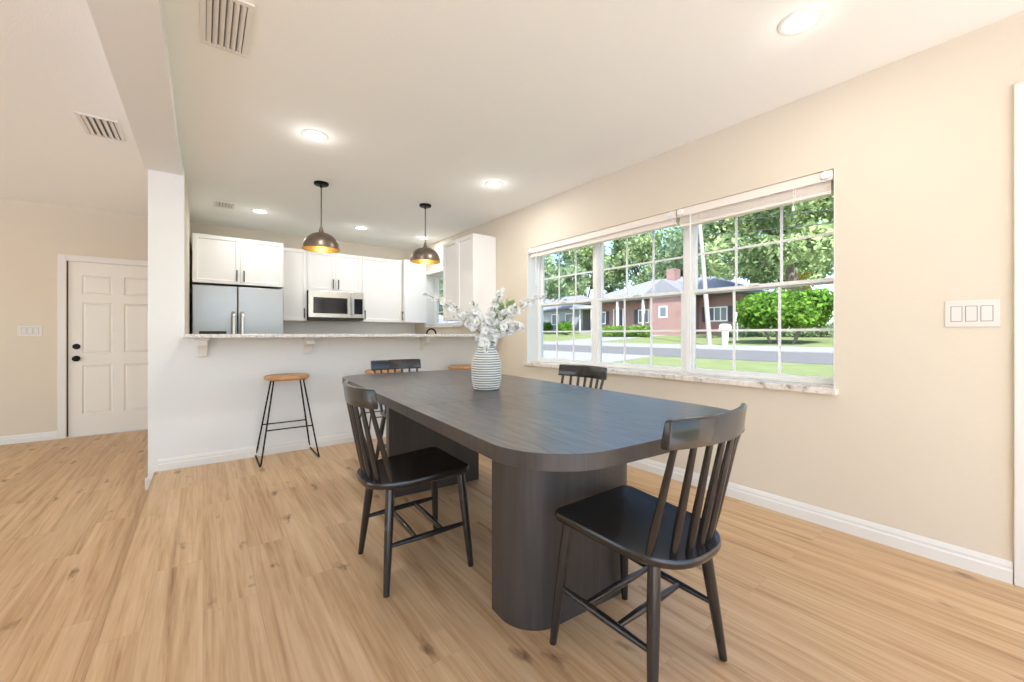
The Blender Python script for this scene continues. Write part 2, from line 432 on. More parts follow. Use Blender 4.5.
# entry door on the right wall, only its casing edge is in view
casing('trim_4', 'Y', -.98, .03, 2.05, WX, 0, w=.085, out=-1, th=.018)
bm = panel_door('e', 1.0, 2.03, [(.12, .45, .24, .82), (.55, .88, .24, .82), (.12, .45, .96, 1.88), (.55, .88, .96, 1.88)], None)
d2 = struct('door_2', bm, M['door'], loc=(WX+.05, .025, .01)); d2.rotation_euler = (0, 0, -PI/2)
knob('door_knob', .93, .95, .033, d2)

# ------------------------------------------------------------------ windows
FX = WX + .145     # room-side face of the window frames
def sash(bm, y0, y1, z0, z1, x, fr=.025, th=.03):
    box(bm, x, x+th, y0, y1, z0, z0+fr); box(bm, x, x+th, y0, y1, z1-fr, z1)
    box(bm, x, x+th, y0, y0+fr, z0+fr, z1-fr); box(bm, x, x+th, y1-fr, y1, z0+fr, z1-fr)
def grid(bm, y0, y1, z0, z1, x, nc, nr, t=.015):
    for i in range(1, nc):
        y = y0 + (y1-y0)*i/nc; box(bm, x, x+.008, y-t/2, y+t/2, z0, z1)
    ys = [y0 + (y1-y0)*i/nc for i in range(nc+1)]
    for k in range(1, nr):
        z = z0 + (z1-z0)*k/nr
        for i in range(nc): box(bm, x+.0005, x+.0075, ys[i]+(t/2 if i else 0), ys[i+1]-(t/2 if i < nc-1 else 0), z-t/2, z+t/2)
def window(name, y0, y1, z0, z1, nc=3):
    bm = bmesh.new(); f = .018
    box(bm, FX, FX+.07, y0, y1, z0, z0+f); box(bm, FX, FX+.07, y0, y1, z1-f, z1)
    box(bm, FX, FX+.07, y0, y0+f, z0+f, z1-f); box(bm, FX, FX+.07, y1-f, y1, z0+f, z1-f)
    w = struct(name, bm, M['vinyl'], bevel=.004)
    zm = z0 + (z1-z0)*.5
    for nm, a, b_, x in (('lower_sash', z0+f, zm+.022, FX+.006), ('upper_sash', zm-.012, z1-f, FX+.037)):
        bm = bmesh.new(); sash(bm, y0+f, y1-f, a, b_, x)
        s = obj(nm, bm, M['vinyl'], w, bevel=.003)
        bm = bmesh.new(); grid(bm, y0+f+.028, y1-f-.028, a+.028, b_-.028, x+.011, nc, 2)
        obj('muntin_grid', bm, M['vinyl'], s)
        obj('pane', B((x+.021, x+.025, y0+f+.024, y1-f-.024, a+.024, b_-.024)), M['glass'], s)
    obj('sash_lock', B((FX-.008, FX+.006, (y0+y1)/2-.03, (y0+y1)/2+.03, zm+.012, zm+.028)), M['vinyl'], w, bevel=.003)
    return w
window('window_1', 2.612, 3.425, .772, 1.985)
window('window_2', 1.70, 2.592, .772, 1.985)
window('window_3', .745, 1.68, .772, 1.985)
struct('trim_5', B((FX-.004, FX+.07, 2.592, 2.612, .772, 1.985), (FX-.004, FX+.07, 1.68, 1.70, .772, 1.985)), M['vinyl'])
struct('window_sill', B((WX-.035, FX+.07, .725, 3.445, .735, .772)), M['marble'], bevel=.006)
struct('trim_8', B((WX, FX+.07, 3.4251, 3.43, .772, 1.985), (WX, FX+.07, .74, .7449, .772, 1.985)), M['trim'])
casing('trim_9', 'Y', 4.82, 5.93, 1.985, WX, 1.19, w=.055, out=-1, th=.012)
struct('trim_10', B((WX, FX+.07, 5.926, 5.93, 1.19, 1.985), (WX, FX+.07, 4.82, 4.824, 1.19, 1.985), (WX, FX+.07, 4.824, 5.926, 1.981, 1.985)), M['trim'])
window('window_4', 4.82, 5.93, 1.19, 1.985, 3)
struct('window_sill', B((WX-.03, FX, 4.79, 5.96, 1.165, 1.19)), M['marble'], bevel=.004)

def blind(y0, y1, label, drop=.12, wand=None):
    t = thing('window_blind', label, 'blind', (WX+.05, (y0+y1)/2, 1.985))
    h = (y1-y0)/2
    obj('head_rail', B((-.03, .03, -h, h, -.045, 0)), M['blind'], t, bevel=.004)
    obj('valance', B((-.042, -.031, -h-.004, h+.004, -.058, -.001)), M['blind'], t, bevel=.004)
    bm = bmesh.new(); n = 14; z = -.05
    for k in range(n):
        zz = z - k*(drop-.065)/n
        box(bm, -.026+.002*(k%2), .026+.002*(k%2), -h+.01, h-.01, zz-.0032, zz)
    obj('slat_stack', bm, M['blind'], t)
    obj('bottom_rail', B((-.026, .026, -h+.008, h-.008, -drop, -drop+.018)), M['blind'], t, bevel=.004)
    for s in (-1, 1):
        bm = bmesh.new(); lathe(bm, [(0, 0), (.022, 0), (.025, .01), (.02, .018), (0, .02)], 18)
        bmesh.ops.rotate(bm, verts=bm.verts[:], matrix=Matrix.Rotation(-PI/2, 3, 'Y')); bmesh.ops.translate(bm, verts=bm.verts[:], vec=(-.042, s*(h-.03), -.028))
        obj('valance_clip', bm, M['vinyl'], t, smooth=True)
    for f in (-.62, .0, .62):
        obj('lift_cord', B((-.0445, -.0430, f*h-.0018, f*h+.0018, -drop, -.059)), M['blind'], t)
    yy, L = wand
    bm = bmesh.new(); tube(bm, [(-.05, yy, -.06), (-.052, yy, -.06-L)], .0045, 8); obj('tilt_wand', bm, M['vinyl'], t, smooth=True)
    tp = (-.048, h*.27 if L < .5 else -h*.6, -drop-.03)
    bm = bmesh.new(); tube(bm, [(tp[0], tp[1], -.058), tp], .0016, 6); obj('pull_cord', bm, M['vinyl'], t)
    bm = bmesh.new(); lathe(bm, [(0, -.03), (.008, -.03), (.005, 0), (0, 0)], 10); bmesh.ops.translate(bm, verts=bm.verts[:], vec=tp)
    obj('cord_tassel', bm, M['vinyl'], t, smooth=True)
blind(1.70, 3.415, 'long raised cream blind over the two window units farther from the light switches', .10, (.72, .35))
blind(.755, 1.685, 'shorter raised cream blind over the window unit closest to the light switches', .13, (.36, .62))

# ------------------------------------------------------------------ ceiling fittings
def downlight(x, y, label, watts, lit_r=.062):
    t = thing('recessed_downlight', label, 'ceiling light', (x, y, 2.44), 0, 'recessed ceiling lights')
    bm = bmesh.new(); lathe(bm, [(.062, 0), (.085, 0), (.085, -.004), (.078, -.008), (.064, -.006), (.062, 0)], 32)
    obj('trim_ring', bm, M['trim'], t, smooth=True)
    bm = bmesh.new(); lathe(bm, [(0, -.003), (.0615, -.003), (.0615, -.001), (0, -.001)], 32)
    obj('lens', bm, M['led'], t)
    ld = bpy.data.lights.new('downlight_lamp', 'AREA'); ld.shape = 'DISK'; ld.size = .12; ld.energy = watts; ld.color = (.97, .985, 1)
    lo = bpy.data.objects.new('downlight_lamp', ld); COL.objects.link(lo); lo.parent = t; lo.location = (0, 0, -.012)
    ld = bpy.data.lights.new('downlight_halo', 'POINT'); ld.energy = watts*.08; ld.shadow_soft_size = .04; ld.color = (1, .99, .97)
    lo = bpy.data.objects.new('downlight_halo', ld); COL.objects.link(lo); lo.parent = t; lo.location = (0, 0, -.09)
    return t
LW = 6
downlight(2.09, .68, 'bright round recessed light above the near black chair, close to the right wall', LW*.4)
downlight(.616, 3.08, 'round recessed light above the floor in front of the bar, left of the first pendant', LW)
downlight(2.124, 3.10, 'round recessed light in the ceiling near the far end of the big window', LW)
downlight(.507, 5.35, 'small recessed light in the kitchen ceiling beside the small vent', LW*.5)
downlight(1.633, 5.40, 'small recessed light in the kitchen ceiling between the two pendants', LW*.5)
downlight(2.50, 5.43, 'small recessed light in kitchen ceiling just behind the farther pendant rod', LW*.5)

def vent(x0, x1, y0, y1, z, nslot, label, border=.022):
    t = thing('ceiling_vent', label, 'vent', ((x0+x1)/2, (y0+y1)/2, z))
    hx, hy = (x1-x0)/2, (y1-y0)/2
    bm = bmesh.new()
    box(bm, -hx, hx, -hy, -hy+border, -.010, 0); box(bm, -hx, hx, hy-border, hy, -.010, 0)
    box(bm, -hx, -hx+border, -hy+border, hy-border, -.010, 0); box(bm, hx-border, hx, -hy+border, hy-border, -.010, 0)
    obj('frame', bm, M['trim'], t, bevel=.002)
    obj('duct_shade', B((-hx+border, hx-border, -hy+border, hy-border, -.0015, -.0002)), M['gap_shade'], t)  # flat grey sheet stands in for the shade behind the louvers
    bm = bmesh.new(); W = 2*(hx-border); p = W/nslot
    for k in range(nslot):
        cx = -hx+border + p*(k+.5)
        a = [(-p*.42, -.0018), (p*.20, -.012), (p*.34, -.012), (-p*.14, -.0018)]
        v0 = [bm.verts.new((cx+q, -hy+border, w_)) for q, w_ in a]; v1 = [bm.verts.new((cx+q, hy-border, w_)) for q, w_ in a]
        for i in range(4): bm.faces.new((v0[i], v0[(i+1)%4], v1[(i+1)%4], v1[i]))
        bm.faces.new(v0[::-1]); bm.faces.new(v1)
    obj('louvers', bm, M['trim'], t)
    return t
vent(-.012, .172, 2.01, 2.41, 2.44, 6, 'largest white ceiling vent, above the dining floor beside the beam')
vent(-.68, -.47, 3.90, 4.27, 2.54, 5, 'white louvered ceiling vent in the lower room left of the beam')
vent(.09, .27, 5.18, 5.42, 2.44, 5, 'small white ceiling vent in the kitchen above the fridge')

def pendant(x, y, label, group):
    t = thing('pendant_lamp', label, 'pendant lamp', (x, y, 2.44), 0, group)
    bm = bmesh.new(); lathe(bm, [(0, 0), (.062, 0), (.062, -.016), (.054, -.022), (.012, -.022), (.010, -.045), (0, -.045)], 28)
    obj('canopy', bm, M['black_metal'], t, smooth=True)
    bm = bmesh.new(); tube(bm, [(0, 0, -.04), (0, 0, -.44)], .0055, 8); obj('rod', bm, M['rod'], t, smooth=True)
    bm = bmesh.new(); lathe(bm, [(0, -.40), (.012, -.40), (.014, -.415), (.020, -.43), (.020, -.445), (.03, -.452), (0, -.452)], 20)
    obj('socket_cap', bm, M['bronze'], t, smooth=True)
    out, inn = [], []
    for k in range(11):
        a = PI/2*k/10; out.append((.155*math.sin(a), -.595 + .145*math.cos(a)))
    prof = [(max(r, .004), z) for r, z in out] + [(.160, -.600), (.160, -.605)]
    inn = [(.152, -.603)] + [(max(.151*math.sin(PI/2*k/10), .004), -.595 + .141*math.cos(PI/2*k/10)) for k in range(10, -1, -1)]
    bm = bmesh.new(); nO = len(prof); lathe(bm, prof + inn, 40, mi=lambda i: 1 if i >= nO-1 else 0)
    obj('lamp_shade', bm, [M['bronze'], M['gold']], t, smooth=True)
    bm = bmesh.new(); lathe(bm, [(0, -.45), (.014, -.455), (.016, -.49), (.03, -.52), (.031, -.535), (.02, -.556), (0, -.562)], 20)
    obj('bulb', bm, M['bulb'], t, smooth=True)
    ld = bpy.data.lights.new('pendant_glow', 'POINT'); ld.energy = .4; ld.shadow_soft_size = .03; ld.color = (1, .86, .65)
    lo = bpy.data.objects.new('pendant_glow', ld); COL.objects.link(lo); lo.parent = t; lo.location = (0, 0, -.60)
    return t
pendant(.858, 4.02, 'bronze dome pendant over the bar in front of the microwave cabinets', 'pendants over the bar')
pendant(1.886, 4.04, 'bronze dome pendant over the bar closest to the kitchen window', 'pendants over the bar')

# ------------------------------------------------------------------ bar
bt = obj('bar_countertop', B((-.12, WX-.002, 3.86, 4.46, 1.039, 1.07)), M['granite'], bevel=.006)
tag(bt, 'long speckled granite bar top on white half wall', 'countertop')
def bracket(x, label):
    t = thing('bar_bracket', label, 'bracket', (x, 4.22, 1.038), 0, 'brackets under the bar top')  # carries the bar top, there is no shelf
    obj('top_plate', B((-.045, .045, -.20, 0, -.022, 0)), M['trim'], t, bevel=.003)
    bm = bmesh.new()
    prof = [(0, -.022), (-.18, -.022), (-.18, -.045)]
    for k in range(9):
        a = PI/2*k/8; prof.append((-.18 + .125*math.sin(a)*1.0, -.06 - .075*(1-math.cos(a))*1.0))
    prof += [(-.05, -.15), (0, -.15)]
    a = [bm.verts.new((-.032, y, z)) for y, z in prof]; b_ = [bm.verts.new((.032, y, z)) for y, z in prof]; n = len(prof)
    for i in range(n): bm.faces.new((a[i], a[(i+1)%n], b_[(i+1)%n], b_[i]))
    bm.faces.new(a[::-1]); bm.faces.new(b_)
    obj('scroll', bm, M['trim'], t, bevel=.003)
bracket(-.005, 'white wooden bracket under the bar top beside the column')
bracket(.775, 'white wooden bracket under the bar top behind the first bar stool')
bracket(1.94, 'white wooden bracket under the bar top near the far dining chair')

# ------------------------------------------------------------------ kitchen
def pull(x, z, parent, y=-.02, L=.13, horizontal=False):
    bm = bmesh.new()
    box(bm, x-.006, x+.006, y-.030, y-.020, z-L/2, z+L/2); box(bm, x-.004, x+.004, y-.021, y+.001, z-L/2+.012, z-L/2+.022); box(bm, x-.004, x+.004, y-.021, y+.001, z+L/2-.022, z+L/2-.012)
    return obj('handle', bm, M['handle'], parent, bevel=.002)
def shaker(x0, x1, z0, z1, parent, handle_x=None, handle_z=None):
    """door on the front (local y=0, facing -y)"""
    bm = bmesh.new(); fs = box(bm, x0+.0015, x1-.0015, -.02, -.0005, z0+.0015, z1-.0015)
    bm.normal_update()
    f = [q for q in bm.faces if abs(q.calc_center_median().y + .02) < 1e-5][0]
    bmesh.ops.inset_individual(bm, faces=[f], thickness=.058, depth=0)
    bmesh.ops.inset_individual(bm, faces=[f], thickness=.008, depth=0)
    for v in f.verts: v.co.y += .012
    d = obj('door', bm, M['cab'], parent, bevel=.0015, seg=1)
    if handle_x is not None: pull(handle_x, handle_z, d)
    return d
def cabinet(label, x, y, rz, w, depth, z0, z1, doors, handle='pair'):
    t = thing('wall_cabinet', label, 'cabinet', (x, y, z0), rz)
    h = z1 - z0
    obj('body', B((0, w, 0, depth, 0, h)), M['cab'], t, bevel=.002)
    dw = w / doors
    for k in range(doors):
        if handle == 'pair': hx = dw - .035 if k == 0 else dw + .035
        elif handle == 'right': hx = w - .035
        else: hx = .035
        shaker(k*dw, (k+1)*dw, 0, h, t, hx, .10)
    return t
CB, CT, CY = 1.245, 2.19, 6.03
cabinet('wide white two-door cabinet above the fridge', -.095, 5.77, 0, .89, .575, 1.645, CT, 2)
cabinet('narrow white one-door cabinet between fridge cabinet and microwave cabinet', .80, CY, 0, .305, .315, CB, CT, 1, 'right')
cabinet('white two-door cabinet directly above the microwave', 1.107, CY, 0, .718, .315, 1.655, CT, 2)
cabinet('white one-door wall cabinet right of the microwave, up to the corner', 1.827, CY, 0, .60, .315, CB, CT, 1, 'left')
# right-wall cabinets: local front faces -x in the room
cabinet('white corner cabinet on window wall, plain side panel showing beside kitchen window', 2.44, 6.345, -PI/2, .445, .335, CB, CT, 1, 'right')
cabinet('white wall cabinet with dark pull on the window wall, above bar end', 2.48, 4.745, -PI/2, .735, .297, CB-.005, 2.22, 2)

# fridge
FRX, FRY = -.095, 5.71
t = thing('fridge', 'stainless two-door fridge behind the bar, under the wide cabinet', 'fridge', (FRX, FRY, LOW))
obj('body', B((0, .885, .06, .62, .02, 1.745)), M['dark_gap'], t)
for k, (a, b_) in enumerate(((0, .413), (.419, .885))):
    d = obj('door', B((a, b_, 0, .055, .62, 1.745)), M['steel'], t, bevel=.008)
    hx = .374 if k == 0 else .458
    bm = bmesh.new(); tube(bm, [(hx, -.004, .78), (hx, -.05, .80), (hx, -.055, .85), (hx, -.055, 1.38), (hx, -.05, 1.42), (hx, -.004, 1.44)], .022, 12)
    obj('handle', bm, M['steel_bright'], d, smooth=True)
    if k == 0: obj('dark_panel', B((.06, .31, -.004, .002, .85, 1.23)), M['dark_gap'], d, bevel=.002)  # plain dark panel on the left door
d = obj('freezer_drawer', B((0, .885, 0, .055, .06, .612)), M['steel'], t, bevel=.008)
bm = bmesh.new(); tube(bm, [(.12, -.004, .53), (.14, -.05, .53), (.745, -.05, .53), (.765, -.004, .53)], .012, 10); obj('handle', bm, M['steel_bright'], d, smooth=True)

# microwave
t = thing('microwave', 'stainless over-range microwave under white two-door cabinet', 'microwave', (1.11, 5.92, 1.262))
obj('body', B((.002, .710, .03, .425, 0, .39)), M['dark_gap'], t)
obj('door', B((0, .545, 0, .03, .03, .39)), M['steel_bright'], t, bevel=.004)
obj('window', B((.055, .49, -.003, .002, .085, .30)), M['black_glass'], t, bevel=.002)
obj('control_panel', B((.548, .712, 0, .03, .03, .39)), M['steel_bright'], t, bevel=.004)
obj('keypad', B((.58, .695, -.003, .002, .085, .30)), M['black_glass'], t)
obj('bottom_grille', B((.002, .710, .004, .03, 0, .028)), M['dark_gap'], t)
bm = bmesh.new(); tube(bm, [(.545, .0, .07), (.545, -.035, .09), (.545, -.038, .2), (.545, -.035, .31), (.545, .0, .33)], .011, 10); obj('handle', bm, M['steel'], t, smooth=True)

# sink run under the kitchen window (its worktop is below the line of sight, the faucet is not)
t = thing('sink_cabinet', 'white sink base cabinet under the kitchen window', 'cabinet', (2.17, 5.95, LOW), -PI/2)
obj('body', B((0, 1.3, 0, .605, .1, .88)), M['cab'], t)
for k in range(2): shaker(k*.65, (k+1)*.65, .1, .88, t, .61 if k == 0 else .69, .75)
wt = obj('sink_worktop', B((2.14, WX-.003, 4.62, 5.98, LOW+.881, LOW+.915)), M['granite'], bevel=.004)
tag(wt, 'granite worktop along the kitchen window wall', 'countertop')
t = thing('kitchen_faucet', 'black arched faucet showing above the bar near the kitchen window', 'faucet', (2.655, 5.34, LOW+.9152))
bm = bmesh.new(); lathe(bm, [(0, 0), (.028, 0), (.028, .012), (.02, .03), (.016, .06), (0, .06)], 20); obj('base', bm, M['black_metal'], t, smooth=True)
bm = bmesh.new(); pts = [(0, 0, .04), (0, 0, .285)] + [(-.07 + .07*math.cos(a), -.0, .285 + .07*math.sin(a)) for a in [PI*k/10 for k in range(1, 11)]] + [(-.14, 0, .22)]
tube(bm, pts, .012, 12); obj('spout', bm, M['black_metal'], t, smooth=True)
bm = bmesh.new(); tube(bm, [(0, .015, .05), (0, .075, .09)], .007, 8); obj('lever', bm, M['black_metal'], t, smooth=True)

# ------------------------------------------------------------------ switches
def switch_plate(loc, rz, n, w, h, label):
    t = thing('light_switch', label, 'light switch', loc, rz)
    obj('plate', B((-w/2, w/2, -.006, 0, -h/2, h/2)), M['plate'], t, bevel=.003)
    p = .046
    for k in range(n):
        x = (k-(n-1)/2)*p
        bm = bmesh.new(); box(bm, x-.0165, x+.0165, -.0095, -.006, -.033, .033)
        for v in bm.verts:
            if v.co.z > 0 and v.co.y < -.008: v.co.y += .0025
        obj('rocker', bm, M['plate'], t, bevel=.001)
        obj('rocker_gap_shade', B((x-.0185, x+.0185, -.0064, -.0058, -.035, .035)), M['gap_shade'], t)  # grey strip painted as the shade round each rocker
switch_plate((WX, .237, 1.162), -PI/2, 3, .168, .120, 'white three-rocker switch plate on the right wall near the door casing')
switch_plate((-1.535, 6.87, 1.105), 0, 3, .185, .12, 'white three-rocker switch plate on far wall left of the white door')

# ------------------------------------------------------------------ table
TX, TY, TR = 1.262, 1.945, math.radians(-3.7)
t = thing('dining_table', 'large dark oak dining table with rounded corners on two pedestals', 'table', (TX, TY, 0), TR)
HX, HY, TH = .545, 1.25, .046
def slab(y0, y1, r0, r1):
    p = []
    n = 12
    def arc(cx, cy, r, a):
        for k in range(n+1):
            q = math.radians(a + 90*k/n); p.append((cx + r*math.cos(q), cy + r*math.sin(q)))
    if r1: arc(HX-r1, y1-r1, r1, 0); arc(-HX+r1, y1-r1, r1, 90)
    else: p.extend([(HX, y1), (-HX, y1)])
    if r0: arc(-HX+r0, y0+r0, r0, 180); arc(HX-r0, y0+r0, r0, 270)
    else: p.extend([(-HX, y0), (HX, y0)])
    bm = prism(bmesh.new(), p, .76-TH, .76); bm.normal_update()
    for f in bm.faces: f.material_index = 0 if abs(f.normal.z) > .5 else 1
    return bm
obj('tabletop', slab(-HY, -.313, .235, 0), [M['table'], M['ped']], t, bevel=.0015, smooth=True)
obj('extension_leaf', slab(-.3125, .3125, 0, 0), [M['table'], M['ped']], t, bevel=.001, smooth=True)
obj('tabletop', slab(.313, HY, 0, .20), [M['table'], M['ped']], t, bevel=.0015, smooth=True)
for s in (-1, 1):
    cx = -.012 if s < 0 else -.012; pc = .704 if s < 0 else .68; hw = .31 if s < 0 else .33; poly = []
    for k in range(15): a = PI/2*k/14; poly.append((cx+hw-.15+.15*math.cos(a), s*(pc+.15*math.sin(a))))
    for k in range(15): a = PI/2+PI/2*k/14; poly.append((cx-hw+.15+.15*math.cos(a), s*(pc+.15*math.sin(a))))
    poly += [(cx-hw, s*.64), (cx+hw, s*.64)]
    obj('pedestal', prism(bmesh.new(), poly, .001, .7135), M['ped'], t, smooth=True)
obj('rail', B((-.30, -.26, -.60, .60, .66, .712), (.26, .30, -.60, .60, .66, .712)), M['ped'], t)

# ------------------------------------------------------------------ chairs
CH_MESH = {}
def make_chair(label, loc, rz):
    t = thing('dining_chair', label, 'chair', loc, rz, 'black spindle chairs around the table')
    # seat: square front, rounded rear
    out = [(.178, .205), (-.178, .205), (-.198, .196), (-.207, .175)]
    for k in range(1, 20):
        a = PI*k/20
        ca, sa = math.cos(a), math.sin(a)
        out.append((-.207*math.copysign(abs(ca)**.72, ca), -.03 - .195*sa**.85))
    out += [(.207, .175), (.198, .196)]
    bm = bmesh.new()
    lay = [(.94, .430), (.985, .437), (1.0, .448), (1.0, .456), (.985, .462)]
    rings = [[bm.verts.new((x*s*(1 - .09*max(0, min(1, (.2-y)/.35))), y*s*1.05-.034, z + (y-.2)*.05)) for x, y in out] for s, z in lay]
    n = len(out)
    for a, b_ in zip(rings, rings[1:]):
        for i in range(n): bm.faces.new((a[i], a[(i+1)%n], b_[(i+1)%n], b_[i]))
    bm.faces.new(rings[0][::-1])
    inner = [bm.verts.new((x*.70, y*.76-.034, .4565 + (y*.72-.2)*.05)) for x, y in out]      # shallow dish
    for i in range(n): bm.faces.new((rings[-1][i], rings[-1][(i+1)%n], inner[(i+1)%n], inner[i]))
    bm.faces.new(inner)
    obj('seat', bm, M['chair'], t, smooth=True, angle=50)
    legs = {}
    for nm, top, foot in (('fl', (-.150, .150, .436), (-.198, .180, 0)), ('fr', (.150, .150, .436), (.198, .180, 0)), ('rl', (-.135, -.175, .420), (-.200, -.212, 0)), ('rr', (.135, -.175, .420), (.200, -.212, 0))):
        T, F = Vector(top), Vector(foot); legs[nm] = (T, F)
        bm = bmesh.new(); tube(bm, [F, F.lerp(T, .35), F.lerp(T, .75), T], [.0125, .0165, .019, .0175], 14)
        obj('leg', bm, M['chair'], t, smooth=True)
    def at(nm, z):
        T, F = legs[nm]; return F.lerp(T, z/T.z)
    def bar(p, q, r0=.0085, r1=.0125, nm='stretcher'):
        bm = bmesh.new(); tube(bm, [p, p.lerp(q, .3), p.lerp(q, .5), p.lerp(q, .7), q], [r0, r1*.95, r1, r1*.95, r0], 12)
        obj(nm, bm, M['chair'], t, smooth=True)
    sl = (at('rl', .185), at('fl', .195)); sr = (at('rr', .185), at('fr', .195))
    bar(*sl); bar(*sr)
    for f in (.34, .68): bar(sl[0].lerp(sl[1], f), sr[0].lerp(sr[1], f))
    # spindles + crest rail
    def crest_y(x): return -.306 + .046*(x/.216)**2
    for k in range(7):
        x = -.158 + .316*k/6
        y = -.075 - .160*(1-(abs(x)/.19)**2.4)**.5 if abs(x) < .19 else -.075
        xt = x*1.19
        p0, p1 = Vector((x, y, .450 + (y-.2)*.05)), Vector((xt, crest_y(xt), .776))
        bm = bmesh.new(); tube(bm, [p0, p0.lerp(p1, .25), p0.lerp(p1, .6), p1], [.0100, .0122, .0105, .0085], 10)
        obj('spindle', bm, M['chair'], t, smooth=True)
    bm = bmesh.new(); N = 18; prev = None
    sec = [(-.010, .776), (.010, .774), (.011, .784), (.004, .850), (0, .856), (-.010, .856), (-.015, .850)]
    rings = []
    XS = [-.216, -.2145, -.211] + [-.205 + .41*i/N for i in range(N+1)] + [.211, .2145, .216]
    for x in XS:
        e = {.216: .84, .2145: .94, .211: .985}.get(round(abs(x), 4), 1)
        zc = .818
        rings.append([bm.verts.new((x, crest_y(x) - (z-.78)*.05 + o*1.05, zc + (z-zc)*e - .006)) for o, z in sec])
    for a, b_ in zip(rings, rings[1:]):
        for k in range(len(sec)): bm.faces.new((a[k], a[(k+1)%len(sec)], b_[(k+1)%len(sec)], b_[k]))
    bm.faces.new(rings[0][::-1]); bm.faces.new(rings[-1])
    obj('crest_rail', bm, M['chair'], t, smooth=True, angle=60)
    return t
ch = make_chair('black spindle-back chair at the near table end, closest to the camera', (1.168, .874, 0), math.radians(.5))
g = 'black spindle chairs around the table'
copy_tree(ch, (.818, 1.838, 0), math.radians(-90-2.5), 'black spindle-back chair on the side of the table away from the window', g)
copy_tree(ch, (1.32, 3.13, 0), math.radians(180), 'black spindle-back chair at the far table end, facing the camera before the bar', g)
copy_tree(ch, (1.83, 1.985, 0), math.radians(90), 'black spindle-back chair between the table and the big window', g)

# ------------------------------------------------------------------ bar stools
t = thing('bar_stool', 'bar stool with round wood seat and black wire legs standing in full view', 'bar stool', (.585, 4.025, 0), 0, 'bar stools along the bar')
bm = bmesh.new(); lathe(bm, [(0, .680), (.160, .680), (.172, .687), (.176, .697), (.174, .708), (.166, .714), (0, .712)], 40); obj('seat', bm, M['stoolwood'], t, smooth=True)
obj('seat_bracket', B((-.13, .13, -.09, -.075, .674, .680)), M['black_metal'], t); obj('seat_bracket', B((-.13, .13, .075, .09, .674, .680)), M['black_metal'], t)
for s in (-1, 1):
    bm = bmesh.new()
    p = [(s*.115, -.082, .677), (s*.115, -.083, .66), (s*.212, -.185, .03), (s*.216, -.187, .014), (s*.218, -.175, .007), (s*.218, .175, .007), (s*.216, .187, .014), (s*.212, .185, .03), (s*.115, .083, .66), (s*.115, .082, .677)]
    tube(bm, p, .0065, 10); obj('leg', bm, M['black_metal'], t, smooth=True)
def lp(s, f, z): 
    k = (.66-z)/.63; return (s*(.115+.097*k), f*(.083+.102*k), z)
for f in (-1, 1):
    bm = bmesh.new(); tube(bm, [lp(-1, f, .28), lp(1, f, .28)], .0055, 10); obj('footrest', bm, M['black_metal'], t, smooth=True)
stool = t
copy_tree(stool, (1.43, 4.025, 0), 0, 'bar stool partly hidden behind the far dining chair', 'bar stools along the bar')
copy_tree(stool, (2.345, 4.025, 0), 0, 'bar stool mostly hidden by the table, its seat edge showing left of the vase', 'bar stools along the bar')

# ------------------------------------------------------------------ vase and flowers
VX_, VY_ = 1.275, 1.935
t = thing('vase', 'white ribbed ceramic vase on the dark table', 'vase', (VX_, VY_, .7602))
prof = []; N = 20; H = .262
def vr(z):
    u = z/H
    pts = [(0, .062), (.06, .071), (.25, .080), (.5, .081), (.66, .074), (.80, .058), (.90, .043), (1, .035)]
    for (a, ra), (b_, rb) in zip(pts, pts[1:]):
        if u <= b_: return ra + (rb-ra)*(u-a)/(b_-a)
    return pts[-1][1]
prof = [(0, 0), (.058, 0)]; flags = [0, 0]
for k in range(N):
    z0, z1 = H*k/N, H*(k+1)/N
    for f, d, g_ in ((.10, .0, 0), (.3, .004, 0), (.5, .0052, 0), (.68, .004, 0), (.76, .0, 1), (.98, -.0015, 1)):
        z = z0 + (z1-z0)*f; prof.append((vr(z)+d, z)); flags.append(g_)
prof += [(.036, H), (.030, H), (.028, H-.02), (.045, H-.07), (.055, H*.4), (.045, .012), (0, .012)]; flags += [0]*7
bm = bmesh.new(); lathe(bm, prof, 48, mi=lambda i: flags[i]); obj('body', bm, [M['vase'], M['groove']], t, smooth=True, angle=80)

RT = Vector((.8, -.6, 0)); FW = Vector((.6, .8, 0)); UP = Vector((0, 0, 1))
def bez(p0, p1, p2, t_): return p0*(1-t_)**2 + p1*2*t_*(1-t_) + p2*t_*t_
pm = None
def blossom_mesh():
    bm = bmesh.new()
    for layer, (np_, r, tilt) in enumerate(((5, .019, .35), (5, .014, .9))):
        for k in range(np_):
            a = 2*PI*k/np_ + layer*.6; ca, sa = math.cos(a), math.sin(a)
            row = []
            for u, w_ in ((0, .15), (.35, .75), (.75, 1.0), (1, .55)):
                rr = r*u; zz = r*u*math.sin(tilt) + .003*u*u; rr *= math.cos(tilt)
                hw = .0085*w_*(1 if layer == 0 else .8)
                row.append([bm.verts.new((ca*rr - sa*q*hw, sa*rr + ca*q*hw, zz + .002*abs(q))) for q in (-1, 0, 1)])
            for x, y in zip(row, row[1:]):
                for q in range(2): bm.faces.new((x[q], x[q+1], y[q+1], y[q]))
    r0 = len(bm.faces)
    lathe(bm, [(0, -.004), (.003, -.002), (.004, .004), (.002, .009), (0, .010)], 8)
    bm.faces.ensure_lookup_table()
    for f in bm.faces[r0:]: f.material_index = 1
    me = bpy.data.meshes.new('blossom'); bm.to_mesh(me); bm.free(); me.materials.append(M['petal']); me.materials.append(M['pistil'])
    return me
BM_ = blossom_mesh()
rnd = random.Random(3)
